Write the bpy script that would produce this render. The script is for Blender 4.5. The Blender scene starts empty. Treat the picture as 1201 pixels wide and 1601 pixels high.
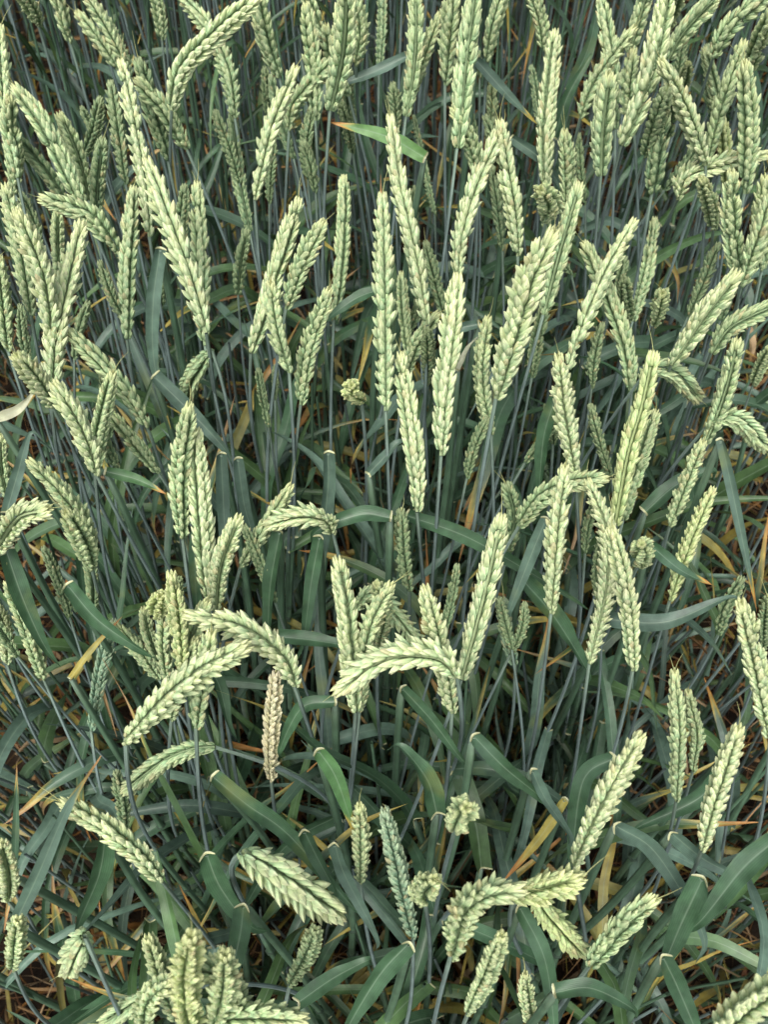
import bpy, math, random
import numpy as np
from mathutils import Vector
rnd = random.Random(11)
rs = np.random.RandomState(5)
C = bpy.context.scene.collection
SC = bpy.context.scene

# ------------------------------------------------------------------ camera, light, exposure
FPX = 1600.0                       # focal length in pixels of the 1201 x 1601 photograph
PITCH = math.radians(56)
CAM = np.array([0.0, 0.0, 1.34])
cam = bpy.data.cameras.new('camera')
cam.sensor_fit = 'VERTICAL'; cam.sensor_height = 36; cam.lens = 36 * FPX / 1601
cam.clip_start = 0.02; cam.clip_end = 500
cam.dof.use_dof = True; cam.dof.focus_distance = 0.66; cam.dof.aperture_fstop = 15
co = bpy.data.objects.new('camera', cam); C.objects.link(co)
co.location = CAM; co.rotation_euler = (math.pi / 2 - PITCH, 0, 0)
SC.camera = co

SUN_EL, SUN_AZ = math.radians(62), math.radians(200)
w = bpy.data.worlds.new('World'); SC.world = w; w.use_nodes = True
nt = w.node_tree; bg = nt.nodes['Background']
sky = nt.nodes.new('ShaderNodeTexSky'); sky.sky_type = 'NISHITA'; sky.sun_disc = False
sky.sun_elevation = SUN_EL; sky.sun_rotation = SUN_AZ; sky.dust_density = 4.0; sky.air_density = 0.8; sky.ozone_density = 0.5
# thin even cloud: the sky's blue is half washed out to grey
bw = nt.nodes.new('ShaderNodeRGBToBW'); nt.links.new(sky.outputs[0], bw.inputs[0])
mxs = nt.nodes.new('ShaderNodeMix'); mxs.data_type = 'RGBA'; mxs.inputs[0].default_value = 0.6
nt.links.new(sky.outputs[0], mxs.inputs[6]); nt.links.new(bw.outputs[0], mxs.inputs[7])
nt.links.new(mxs.outputs[2], bg.inputs[0]); bg.inputs[1].default_value = 0.135
sl = bpy.data.lights.new('sun', 'SUN'); sl.energy = 1.3; sl.angle = math.radians(35); sl.color = (1.0, 0.965, 0.90)
so = bpy.data.objects.new('sun', sl); C.objects.link(so)
sd = Vector((math.sin(SUN_AZ) * math.cos(SUN_EL), math.cos(SUN_AZ) * math.cos(SUN_EL), math.sin(SUN_EL)))
so.rotation_euler = sd.to_track_quat('Z', 'Y').to_euler()
SC.view_settings.view_transform = 'Standard'; SC.view_settings.look = 'None'
SC.view_settings.exposure = 1.08; SC.view_settings.gamma = 1

FWD = np.array([0, math.cos(PITCH), -math.sin(PITCH)]); UPV = np.array([0, math.sin(PITCH), math.cos(PITCH)]); RGT = np.array([1.0, 0, 0])
def P(px, py, Z): return CAM + Z * (FWD + (px - 600.5) / FPX * RGT + (800.5 - py) / FPX * UPV)
def proj(p):
    d = np.asarray(p) - CAM; Z = d @ FWD
    return 600.5 + FPX * (d @ RGT) / Z, 800.5 - FPX * (d @ UPV) / Z, Z
def gz(x, y): return 0.09 * max(-0.3, min(y, 3.0)) + 0.012 * math.sin(9 * x + 2) * math.cos(7 * y)
def Zn(y):                          # depth of the ear canopy at image row y
    return float(np.interp(y, [0, 400, 800, 1200, 1601], [0.83, 0.72, 0.63, 0.55, 0.47]))

# ------------------------------------------------------------------ materials
def nodes(name, rough=0.5, spec=0.4):
    m = bpy.data.materials.new(name); m.use_nodes = True; t = m.node_tree
    b = t.nodes['Principled BSDF']; b.inputs['Roughness'].default_value = rough
    b.inputs['Specular IOR Level'].default_value = spec
    return m, t, b
def N(t, kind, **kw):
    n = t.nodes.new(kind)
    for k, v in kw.items(): setattr(n, k, v)
    return n
def mixc(t, mode, fac, a, b):
    n = N(t, 'ShaderNodeMix', data_type='RGBA', blend_type=mode)
    for s, v in ((n.inputs[0], fac), (n.inputs[6], a), (n.inputs[7], b)):
        if hasattr(v, 'links') or hasattr(v, 'is_linked'): t.links.new(v, s)
        else: s.default_value = v
    return n.outputs[2]
def plant_mat(name, rough, spec, stripes, stripe_amt, noise_scale, noise_amt, transl, bump, midrib=False, speck=0.0):
    m, t, b = nodes(name, rough, spec)
    at = N(t, 'ShaderNodeAttribute', attribute_name='col')
    uv = N(t, 'ShaderNodeUVMap')
    sep = N(t, 'ShaderNodeSeparateXYZ'); t.links.new(uv.outputs[0], sep.inputs[0])
    # longitudinal veins
    mul = N(t, 'ShaderNodeMath', operation='MULTIPLY'); t.links.new(sep.outputs[0], mul.inputs[0]); mul.inputs[1].default_value = stripes * 2 * math.pi
    sn = N(t, 'ShaderNodeMath', operation='SINE'); t.links.new(mul.outputs[0], sn.inputs[0])
    tc = N(t, 'ShaderNodeTexCoord')
    nz = N(t, 'ShaderNodeTexNoise'); nz.inputs['Scale'].default_value = noise_scale; nz.inputs['Detail'].default_value = 5
    t.links.new(tc.outputs['Object'], nz.inputs['Vector'])
    mr = N(t, 'ShaderNodeMapRange'); t.links.new(nz.outputs[0], mr.inputs[0])
    mr.inputs[1].default_value = 0.3; mr.inputs[2].default_value = 0.7; mr.inputs[3].default_value = 1 - noise_amt; mr.inputs[4].default_value = 1 + noise_amt
    sr = N(t, 'ShaderNodeMapRange'); t.links.new(sn.outputs[0], sr.inputs[0]); sr.inputs[1].default_value = -1
    sr.inputs[3].default_value = 1 - stripe_amt; sr.inputs[4].default_value = 1 + stripe_amt
    mm = N(t, 'ShaderNodeMath', operation='MULTIPLY'); t.links.new(mr.outputs[0], mm.inputs[0]); t.links.new(sr.outputs[0], mm.inputs[1])
    sc = N(t, 'ShaderNodeVectorMath', operation='SCALE'); t.links.new(at.outputs['Color'], sc.inputs[0]); t.links.new(mm.outputs[0], sc.inputs['Scale'])
    col = sc.outputs[0]
    if midrib:
        # pale midrib along the blade centre
        s5 = N(t, 'ShaderNodeMath', operation='SUBTRACT'); t.links.new(sep.outputs[0], s5.inputs[0]); s5.inputs[1].default_value = 0.5
        ab = N(t, 'ShaderNodeMath', operation='ABSOLUTE'); t.links.new(s5.outputs[0], ab.inputs[0])
        r2 = N(t, 'ShaderNodeMapRange'); t.links.new(ab.outputs[0], r2.inputs[0]); r2.inputs[1].default_value = 0.012; r2.inputs[2].default_value = 0.05
        r2.inputs[3].default_value = 0.30; r2.inputs[4].default_value = 0.0
        col = mixc(t, 'MIX', r2.outputs[0], col, (0.30, 0.40, 0.28, 1))
        # waxy bloom and blemishes
        n2 = N(t, 'ShaderNodeTexNoise'); n2.inputs['Scale'].default_value = 14; n2.inputs['Detail'].default_value = 6
        t.links.new(tc.outputs['Object'], n2.inputs['Vector'])
        r3 = N(t, 'ShaderNodeMapRange'); t.links.new(n2.outputs[0], r3.inputs[0]); r3.inputs[1].default_value = 0.48; r3.inputs[2].default_value = 0.7; r3.inputs[4].default_value = 0.35
        n4 = N(t, 'ShaderNodeTexNoise'); n4.inputs['Scale'].default_value = 22; n4.inputs['Detail'].default_value = 3
        mp = N(t, 'ShaderNodeMapping'); mp.inputs['Location'].default_value = (3.1, 7.7, 1.3); t.links.new(tc.outputs['Object'], mp.inputs[0]); t.links.new(mp.outputs[0], n4.inputs['Vector'])
        r5 = N(t, 'ShaderNodeMapRange'); t.links.new(n4.outputs[0], r5.inputs[0]); r5.inputs[1].default_value = 0.62; r5.inputs[2].default_value = 0.74; r5.inputs[4].default_value = 0.55
        col = mixc(t, 'MIX', r5.outputs[0], col, (0.17, 0.20, 0.05, 1))
        col = mixc(t, 'MIX', r3.outputs[0], col, (0.16, 0.24, 0.19, 1))
    if speck:
        n3 = N(t, 'ShaderNodeTexNoise'); n3.inputs['Scale'].default_value = 900; n3.inputs['Detail'].default_value = 2
        t.links.new(tc.outputs['Object'], n3.inputs['Vector'])
        r4 = N(t, 'ShaderNodeMapRange'); t.links.new(n3.outputs[0], r4.inputs[0]); r4.inputs[1].default_value = 0.66; r4.inputs[2].default_value = 0.72; r4.inputs[4].default_value = speck
        col = mixc(t, 'MIX', r4.outputs[0], col, (0.30, 0.20, 0.09, 1))
    t.links.new(col, b.inputs['Base Color'])
    if bump:
        bp = N(t, 'ShaderNodeBump'); bp.inputs['Strength'].default_value = bump; bp.inputs['Distance'].default_value = 0.0004
        ad = N(t, 'ShaderNodeMath', operation='ADD'); t.links.new(sn.outputs[0], ad.inputs[0]); t.links.new(nz.outputs[0], ad.inputs[1])
        t.links.new(ad.outputs[0], bp.inputs['Height']); t.links.new(bp.outputs[0], b.inputs['Normal'])
    if transl:
        tr = N(t, 'ShaderNodeBsdfTranslucent'); t.links.new(col, tr.inputs[0])
        mx = N(t, 'ShaderNodeMixShader'); mx.inputs[0].default_value = transl
        t.links.new(b.outputs[0], mx.inputs[1]); t.links.new(tr.outputs[0], mx.inputs[2])
        t.links.new(mx.outputs[0], t.nodes['Material Output'].inputs[0])
    return m
M_HUSK = plant_mat('wheat husk', 0.55, 0.3, 5, 0.10, 260, 0.16, 0.22, 0.45, speck=0.25)
M_LEAF = plant_mat('wheat leaf', 0.42, 0.5, 11, 0.08, 120, 0.26, 0.22, 0.14, midrib=True)
M_STEM = plant_mat('wheat stem', 0.45, 0.45, 4, 0.10, 35, 0.30, 0, 0.4)
M_DRY = plant_mat('dry straw', 0.7, 0.2, 6, 0.15, 50, 0.30, 0.10, 0.5)
M_COLLAR = plant_mat('leaf collar', 0.6, 0.25, 2, 0.05, 300, 0.2, 0.1, 0)
def soil_mat():
    m, t, b = nodes('dark field soil', 0.95, 0.1)
    tc = N(t, 'ShaderNodeTexCoord'); n = N(t, 'ShaderNodeTexNoise'); n.inputs['Scale'].default_value = 30; n.inputs['Detail'].default_value = 9
    t.links.new(tc.outputs['Object'], n.inputs['Vector'])
    r = N(t, 'ShaderNodeValToRGB'); t.links.new(n.outputs[0], r.inputs[0])
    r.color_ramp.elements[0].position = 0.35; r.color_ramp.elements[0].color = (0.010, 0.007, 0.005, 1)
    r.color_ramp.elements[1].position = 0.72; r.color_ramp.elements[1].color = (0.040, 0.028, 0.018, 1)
    t.links.new(r.outputs[0], b.inputs['Base Color'])
    bp = N(t, 'ShaderNodeBump'); bp.inputs['Strength'].default_value = 0.8; bp.inputs['Distance'].default_value = 0.02
    t.links.new(n.outputs[0], bp.inputs['Height']); t.links.new(bp.outputs[0], b.inputs['Normal'])
    return m
M_SOIL = soil_mat()

# ------------------------------------------------------------------ mesh helpers
class MB:
    def __init__(s): s.v = []; s.f = []; s.c = []; s.uv = []; s.n = 0; s.mi = []
    def grid(s, pts, cols, uvs, close=False, mat=0):
        """pts (R,S,3): R rings of S points"""
        R, S, _ = pts.shape
        s.v.append(pts.reshape(-1, 3)); s.c.append(np.broadcast_to(cols, (R, S, 3)).reshape(-1, 3)); s.uv.append(uvs.reshape(-1, 2))
        i = np.arange(R - 1)[:, None] * S; j = np.arange(S if close else S - 1)[None, :]; j2 = (j + 1) % S
        q = np.stack([i + j, i + j2, i + S + j2, i + S + j], -1).reshape(-1, 4) + s.n
        s.f.append(q); s.mi.append(np.full(len(q), mat)); s.n += R * S
    def build(s, name, mat, parent=None, origin=(0, 0, 0)):
        v = np.concatenate(s.v) - np.asarray(origin); f = np.concatenate(s.f)
        c = np.concatenate(s.c); uv = np.concatenate(s.uv)
        me = bpy.data.meshes.new(name)
        me.vertices.add(len(v)); me.vertices.foreach_set('co', v.astype(np.float32).ravel())
        me.loops.add(f.size); me.loops.foreach_set('vertex_index', f.astype(np.int32).ravel())
        me.polygons.add(len(f)); me.polygons.foreach_set('loop_start', (np.arange(len(f)) * 4).astype(np.int32))
        me.polygons.foreach_set('use_smooth', np.ones(len(f), bool))
        mats = mat if isinstance(mat, (list, tuple)) else [mat]
        for m in mats: me.materials.append(m)
        me.polygons.foreach_set('material_index', np.concatenate(s.mi).astype(np.int32))
        a = me.color_attributes.new('col', 'FLOAT_COLOR', 'POINT')
        a.data.foreach_set('color', np.concatenate([c, np.ones((len(c), 1))], 1).astype(np.float32).ravel())
        ul = me.uv_layers.new(name='UVMap'); ul.data.foreach_set('uv', uv[f.ravel()].astype(np.float32).ravel())
        me.update(calc_edges=True); me.validate()
        o = bpy.data.objects.new(name, me); C.objects.link(o)
        if parent is not None: o.parent = parent
        return o
def nrm(a): return a / (np.linalg.norm(a, axis=-1, keepdims=True) + 1e-12)
def curve(ctrl, n):
    """smooth curve through control points, resampled evenly"""
    p = np.array(ctrl, float)
    if len(p) == 2: p = np.array([p[0], (p[0] + p[1]) / 2, p[1]])
    e = np.vstack([2 * p[0] - p[1], p, 2 * p[-1] - p[-2]]); out = []
    for i in range(len(p) - 1):
        a, b, c, d = e[i:i + 4]
        t = np.linspace(0, 1, 12, endpoint=False)[:, None]
        out.append(0.5 * ((2 * b) + (c - a) * t + (2 * a - 5 * b + 4 * c - d) * t**2 + (3 * b - a - 3 * c + d) * t**3))
    q = np.vstack(out + [p[-1:]])
    s = np.r_[0, np.cumsum(np.linalg.norm(np.diff(q, axis=0), axis=1))]
    u = np.linspace(0, s[-1], n)
    return np.stack([np.interp(u, s, q[:, k]) for k in range(3)], 1), s[-1]
def frames(c, hint):
    """tangent, side, normal along curve c; the normal stays close to hint (3,) or (n,3)"""
    T = nrm(np.gradient(c, axis=0)); h = np.broadcast_to(hint, c.shape)
    Nn = nrm(h - (h * T).sum(1, keepdims=True) * T); S = np.cross(T, Nn)
    return T, S, Nn
def tube(mb, c, r, cols, seg=6, u0=0, mat=0):
    T, S, Nn = frames(c, np.array([0.13, -1.0, 0.21]))
    a = np.linspace(0, 2 * math.pi, seg, endpoint=False)
    r = np.broadcast_to(np.asarray(r, float), (len(c),))
    pts = c[:, None] + r[:, None, None] * (np.cos(a)[None, :, None] * S[:, None] + np.sin(a)[None, :, None] * Nn[:, None])
    uv = np.stack(np.broadcast_arrays(np.linspace(0, 1, seg)[None, :], np.linspace(0, 1, len(c))[:, None]), -1)
    cc = np.asarray(cols, float); cc = cc[:, None] if cc.ndim == 2 else cc
    mb.grid(pts, cc, uv, close=True, mat=mat)

# a husk: plump pointed boat shape, unit length along +x
def husk_template(R=7, S=6):
    u = np.array([0, .10, .28, .5, .72, .88, .955, 1.0])[:R + 1]
    r = np.array([.45, .88, 1.0, .96, .74, .38, .15, .015])[:R + 1]
    a = np.linspace(0, 2 * math.pi, S, endpoint=False)
    return u, r, a
HU, HR, HA = husk_template()
def husks(mb, base, D, W, K, L, wd, th, cb, cm, ct):
    """vectorised: n husks. base(n,3), D direction, W width axis, K keel axis (outward), lengths L, widths wd, thickness th"""
    n = len(base); R = len(HU); S = len(HA)
    bend = -0.10 * (HU ** 2)
    ax = base[:, None] + D[:, None] * (L[:, None] * HU)[..., None] + K[:, None] * (L[:, None] * bend)[..., None]
    ca, sa = np.cos(HA), np.sin(HA)
    sa2 = np.where(sa > 0, sa * 1.15, sa * 0.75)
    pts = ax[:, :, None] + (wd[:, None, None] * HR[None, :, None] * ca)[..., None] * W[:, None, None] \
        + (th[:, None, None] * HR[None, :, None] * sa2)[..., None] * K[:, None, None]
    k1 = np.clip(HU / 0.45, 0, 1)[None, :, None, None]; k2 = np.clip((HU - 0.5) / 0.45, 0, 1)[None, :, None, None]
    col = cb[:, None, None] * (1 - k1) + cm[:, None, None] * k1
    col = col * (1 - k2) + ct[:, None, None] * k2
    edge = np.abs(ca)[None, None, :, None] ** 4 * 0.22
    col = np.broadcast_to(col * (1 + edge), (n, R, S, 3))
    uv = np.stack(np.broadcast_arrays(np.linspace(0, 1, S)[None, None, :], HU[None, :, None] + np.zeros((n, 1, 1))), -1)
    idx = (np.arange(n) * R * S)[:, None, None]
    i = (np.arange(R - 1) * S)[None, :, None]; j = np.arange(S)[None, None, :]; j2 = (j + 1) % S
    q = np.stack([idx + i + j, idx + i + j2, idx + i + S + j2, idx + i + S + j], -1).reshape(-1, 4) + mb.n
    mb.v.append(pts.reshape(-1, 3)); mb.c.append(col.reshape(-1, 3)); mb.uv.append(uv.reshape(-1, 2))
    mb.f.append(q); mb.mi.append(np.zeros(len(q), int)); mb.n += n * R * S

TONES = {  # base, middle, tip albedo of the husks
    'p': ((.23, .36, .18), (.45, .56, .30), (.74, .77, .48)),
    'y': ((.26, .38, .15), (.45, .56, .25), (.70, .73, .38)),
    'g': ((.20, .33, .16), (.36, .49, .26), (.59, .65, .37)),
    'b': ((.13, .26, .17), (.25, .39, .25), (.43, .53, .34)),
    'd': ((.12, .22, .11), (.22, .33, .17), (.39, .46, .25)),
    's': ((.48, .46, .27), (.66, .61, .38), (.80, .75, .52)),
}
def ear_mesh(mb, c, W, roll, tone, detail=1.0):
    """c: centreline base->tip, W: full width of the ear"""
    n_c = len(c); L = np.linalg.norm(np.diff(c, axis=0), axis=1).sum()
    mid = c[n_c // 2]; view = nrm(CAM - mid)
    T, S0, N0 = frames(c, view)
    cr, sr = math.cos(roll), math.sin(roll)
    S = S0 * cr + N0 * sr; Nn = -S0 * sr + N0 * cr
    bent = 1 - float(T[2] @ T[-3]); fine = min(1.0, bent * 2.5 + (.6 if detail > 1 else 0))
    K = max(14, int(L / (rs.uniform(.132, .160) * (1 - .14 * fine) * W)))
    tt = (np.arange(K) + 0.25) / K
    s = tt * (n_c - 1); i0 = np.clip(s.astype(int), 0, n_c - 2); fr = (s - i0)[:, None]
    lerp = lambda A: A[i0] * (1 - fr) + A[i0 + 1] * fr
    cp, Tp, Sp, Np = lerp(c), nrm(lerp(T)), nrm(lerp(S)), nrm(lerp(Nn))
    side = np.where(np.arange(K) % 2 == 0, 1.0, -1.0)[:, None]
    env = np.interp(tt, [0, .12, .35, .7, .9, 1], [.60, .84, 1.0, .98, .82, .66])
    env = env * (1 + rs.uniform(-.07, .07, K))
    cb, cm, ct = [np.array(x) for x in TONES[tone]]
    # rachis
    rc = cm * 0.8
    tube(mb, c[:int(n_c * .97)], 0.055 * W, rc, seg=5)
    specs = [  # (forward offset, outward tilt, normal tilt, length, width, thickness, shade) per spikelet: 2 glumes, 4 florets
        (-.05, .26, .84, .34, .092, .066, .92), (-.05, .26, -.84, .34, .092, .066, .92),
        (.02, .56, .50, .43, .095, .078, 1.0), (.02, .56, -.50, .43, .095, .078, 1.0),
        (.10, .22, .40, .46, .090, .076, 1.04), (.10, .24, -.40, .44, .090, .076, 1.04), (.05, .84, -.05, .41, .082, .070, 1.03)]
    spread, lush, tipk = rs.uniform(.85, 1.15) * (1 + .32 * fine), rs.uniform(.88, 1.04), rs.uniform(.6, 1.0)
    weak = np.where(rs.rand(K) < .07, rs.uniform(.5, .8, K), 1.0); env = env * weak
    ripe = (.90 + .2 * np.interp(np.arange(K), np.linspace(0, K, 5), rs.rand(5)))[:, None]
    yel = np.interp(tt, [0, .6, 1], [0.0, 0.15, 0.45])[:, None]
    ytip = np.array(TONES['y' if tone in 'pyg' else tone][2]) * 0.95
    for fo, ot, ntl, ln, wd, th, sh in specs:
        wd *= 1 - .12 * fine; ntl *= 1 + .25 * fine
        j = lambda a: (rs.normal(0, a, K)[:, None])
        o = spread * ot * np.interp(tt, [0, .85, 1], [1, .95, .55])[:, None] + j(.09)
        nt2 = ntl + j(.09)
        D = nrm(Tp + Sp * side * np.tan(o * 0.85) * 0.92 + Np * np.tan(nt2 * 0.8))
        out = nrm(Sp * side * 0.75 + Np * (np.sign(ntl) * 0.95 if ntl else 0.05) + Tp * 0.1)
        Kx = nrm(out - (out * D).sum(1, keepdims=True) * D)
        Wx = np.cross(D, Kx)
        base = cp + Tp * (fo * W * env[:, None]) + Sp * side * (0.07 * W * env[:, None]) + Np * (0.10 * W * np.sign(ntl) * env[:, None])
        l = lush * ln * W * env * (1 + rs.uniform(-.12, .12, K)); q = (1 + rs.uniform(-.12, .12, K)) * env
        v = (sh * (1 + rs.uniform(-.12, .12, K)))[:, None] * ripe
        warm = rs.uniform(0, 1, K)[:, None]
        ctt = cm * (1 - tipk) + ct * tipk; tipc = (ctt * (1 - yel) + ytip * yel) * v
        midc = (cm * (1 - yel * .5) + ytip * yel * .5) * v * (1 + 0.10 * (warm - .5) * np.array([1.5, 0, -1.0]))
        straw = (rs.rand(K, 1) < (.06 if tone != 's' else 0)) * rs.uniform(.2, .7, (K, 1))
        if tone == 's': g_ = rs.uniform(0, .55, (K, 1)); midc = midc * (1 - g_) + np.array((.34, .40, .20)) * g_
        midc = midc * (1 - straw) + np.array((.46, .40, .20)) * straw; tipc = tipc * (1 - straw) + np.array((.60, .50, .28)) * straw
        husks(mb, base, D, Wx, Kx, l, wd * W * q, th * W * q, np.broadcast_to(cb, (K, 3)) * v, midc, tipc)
    # terminal spikelet
    n5 = 5; a = np.linspace(0, 2 * math.pi, n5, endpoint=False) + roll
    D = nrm(T[-1] + 0.33 * (np.cos(a)[:, None] * S[-1] + np.sin(a)[:, None] * Nn[-1]))
    out = np.cos(a)[:, None] * S[-1] + np.sin(a)[:, None] * Nn[-1]
    Kx = nrm(out - (out * D).sum(1, keepdims=True) * D)
    ones = np.ones(n5)
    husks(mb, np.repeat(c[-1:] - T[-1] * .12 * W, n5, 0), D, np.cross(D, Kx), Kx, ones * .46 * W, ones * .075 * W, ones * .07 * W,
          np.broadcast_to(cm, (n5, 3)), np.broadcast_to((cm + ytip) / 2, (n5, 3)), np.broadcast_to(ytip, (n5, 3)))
    return T, S, Nn

GREEN = np.array((.047, .102, .050)); GREEN2 = np.array((.066, .128, .046)); BLUE = np.array((.088, .148, .108))
YEL = np.array((.42, .34, .08)); ORG = np.array((.42, .20, .055)); PALE = np.array((.50, .50, .34)); STRAW = np.array((.36, .22, .10))
STEMC = np.array((.155, .212, .200)); SHEATH = np.array((.085, .155, .095)); CREAM = np.array((.62, .62, .34))
def leaf_mesh(mb, ctrl, width, color, tipcol=None, tipstart=0.8, hint=None, fold=0.35, twist=0.0, n=18, both=False, wave=0.04, mat=0, S=7):
    ctrl = [ctrl[0]] + [p + rs.normal(0, .0012, 3) for p in ctrl[1:]]
    c, L = curve(ctrl, n); t = np.linspace(0, 1, n)
    if hint is None: hint = nrm(CAM - c[0]) * .6 + np.array([rnd.uniform(-.5, .5), rnd.uniform(-.4, .3), .7])
    T, Sd, Nn = frames(c, hint)
    tw = twist * t
    Sx = Sd * np.cos(tw)[:, None] + Nn * np.sin(tw)[:, None]; Nx = -Sd * np.sin(tw)[:, None] + Nn * np.cos(tw)[:, None]
    prof = np.interp(t, [0, .04, .25, .5, .75, .9, 1], [.74, .84, 1, .84, .48, .20, .01])
    foldt = fold + (1.05 - fold) * np.exp(-t * 16)
    if both: prof = np.interp(t, [0, .3, .6, .85, 1], [.8, 1, .95, .7, .015])
    x = np.linspace(-1, 1, S)
    ph = rnd.uniform(0, 6)
    wv = wave * np.sin(t * 22 + ph)[:, None] * np.abs(x)[None] ** 2 * np.sign(x)[None]
    pts = c[:, None] + Sx[:, None] * (x[None, :] * prof[:, None] * width / 2)[..., None] \
        + Nx[:, None] * ((foldt[:, None] * np.abs(x)[None] ** 1.5 * prof[:, None] + wv) * width / 2)[..., None]
    col = np.broadcast_to(np.asarray(color, float), (n, S, 3)).copy()
    if tipcol is not None:
        k = np.clip((t[:, None] + 0.10 * np.abs(x)[None] - tipstart) / max(1e-3, (1.02 - tipstart) * .6), 0, 1)[..., None]
        mid = YEL if tipcol is not PALE else PALE
        col = col * (1 - np.clip(k * 2, 0, 1)) + mid * np.clip(k * 2, 0, 1)
        k2 = np.clip(k * 2 - 1, 0, 1); col = col * (1 - k2) + np.asarray(tipcol) * k2
    uv = np.stack(np.broadcast_arrays(((x + 1) / 2)[None, :], t[:, None]), -1)
    mb.grid(pts, col, uv, mat=mat)
    return pts
def collar_mesh(mb, row, inner):
    """pale ligule: a thin swollen rim along the base of the blade with a short membrane standing on it"""
    e, _ = curve(row, 12); k = np.interp(np.arange(12), [0, 2, 9, 11], [.6, 1, 1, .6])
    tube(mb, e, .00045 * k, CREAM * rnd.uniform(.5, .85), seg=5)
    up = nrm(row[row.shape[0] // 2] - inner[inner.shape[0] // 2]); g = np.stack([e, e + up * .0012 * k[:, None]])
    mb.grid(g, np.array((.50, .52, .34)), np.zeros((2, 12, 2)))

def empty(name, loc, label, cat, group=None):
    o = bpy.data.objects.new(name, None); C.objects.link(o); o.location = loc; o.empty_display_size = .03
    o['label'] = label; o['category'] = cat
    if group: o['group'] = group
    return o

def stem_curve(top, tdir, hint=None, lean=None, n=26):
    """stem from the ground up to top, arriving along tdir (unit, pointing into the ear)"""
    top = np.asarray(top); down = -np.asarray(tdir)
    if lean is None: lean = (rnd.gauss(0, .035), rnd.gauss(0, .03))
    p1 = top + down * 0.045
    if hint is not None:
        hx, hy = hint; r = FWD + (hx - 600.5) / FPX * RGT + (800.5 - hy) / FPX * UPV
        # point of that ray nearest to the vertical (leaning slightly) line below p1
        a = p1; d = np.array([0, 0, -1.0]); w0 = CAM - a
        A = r @ r; B = r @ d; E = r @ w0; Dd = d @ w0; den = A - B * B
        Z = (B * Dd - E) / den
        ph = CAM + Z * r
        if ph[2] > p1[2] - .02: ph = P(hx, hy, proj(p1)[2] + .06)
        dirn = nrm(ph - p1)
        dirn = nrm(dirn + np.array([0, 0, -1.4]))
        g = ph.copy(); s = (ph[2] - gz(ph[0], ph[1])) / -dirn[2]; g = ph + dirn * s * .8; g[2] = gz(g[0], g[1])
        ctrl = [g, g * .45 + ph * .55 + np.array([rnd.uniform(-.006, .006), rnd.uniform(-.006, .006), 0]), ph, p1, top]
    else:
        g = np.array([p1[0] + lean[0], p1[1] + lean[1], 0]); g[2] = gz(g[0], g[1])
        bulge = np.array([down[0], down[1], 0]) * .10
        m1 = p1 * .72 + g * .28 + bulge * .45; m2 = p1 * .35 + g * .65 + bulge * .2
        ctrl = [g, m2, m1, p1, top]
    c, L = curve(ctrl, 44)
    for _ in range(70): c[1:-1] = .5 * c[1:-1] + .25 * (c[:-2] + c[2:])
    return curve(c, 36)

def droop_leaf_ctrl(p, az, L, el0, el1, n=5):
    """control points of a blade that leaves at elevation el0 and ends at el1 (degrees)"""
    pts = [np.array(p, float)]; q = pts[0].copy()
    for k in range(n):
        el = math.radians(el0 + (el1 - el0) * (k / (n - 1)) ** .8); a = az + rnd.uniform(-.12, .12)
        q = q + L / n * np.array([math.cos(a) * math.cos(el), math.sin(a) * math.cos(el), math.sin(el)])
        gzq = gz(q[0], q[1]) + .01
        if q[2] < gzq: q[2] = gzq
        pts.append(q.copy())
    return pts

def make_stem(mb, c, L, r0, r1, collars, seg=6, tint=1.0):
    """collars: fractions (0 ground .. 1 top) where a leaf sheath ends; thicker and greener below"""
    n = len(c); t = np.linspace(0, 1, n)
    rad = np.interp(t, [0, 1], [r0, r1]); col = np.repeat(STEMC[None] * tint, n, 0)
    if collars:
        m = max(collars); k = np.clip((m - t) / .02, 0, 1)
        rad = rad * (1 + .5 * k); col = col * (1 - k[:, None]) + SHEATH * tint * k[:, None]
    k = np.clip((t - .93) / .07, 0, 1)[:, None]; col = col * (1 - k * .5) + np.array((.26, .36, .24)) * k * .5
    tube(mb, c, rad, col, seg=seg)
    for nd in (.18, .40, .62):
        i = int(nd * (n - 1)); p = c[i]; T = nrm(c[i + 1] - c[i - 1])
        rr = float(np.interp(nd, t, rad))
        nc = p + T * np.linspace(-.0035, .0035, 5)[:, None]
        tube(mb, nc, rr * np.array([1.02, 1.4, 1.6, 1.4, 1.02]), np.array((.04, .065, .045)), seg=seg)

# ------------------------------------------------------------------ the ground
def ground():
    mb = MB()
    ax = np.unique(np.r_[-300, -60, -20, -8, -4, np.linspace(-2.4, 2.4, 61), 4, 8, 20, 60, 300])
    ay = np.unique(np.r_[-300, -60, -20, -8, -3, np.linspace(-1, 4, 64), 6, 12, 30, 90, 300])
    X, Y = np.meshgrid(ax, ay); Z = np.vectorize(gz)(X, Y)
    near = (np.abs(X) < 2.4) & (Y > -1) & (Y < 4)
    Z = Z + near * rs.uniform(-.008, .008, X.shape)
    mb.grid(np.stack([X, Y, Z], -1), np.array((.05, .04, .03)), np.stack([X, Y], -1))
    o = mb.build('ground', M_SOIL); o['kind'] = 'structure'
ground()

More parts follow.
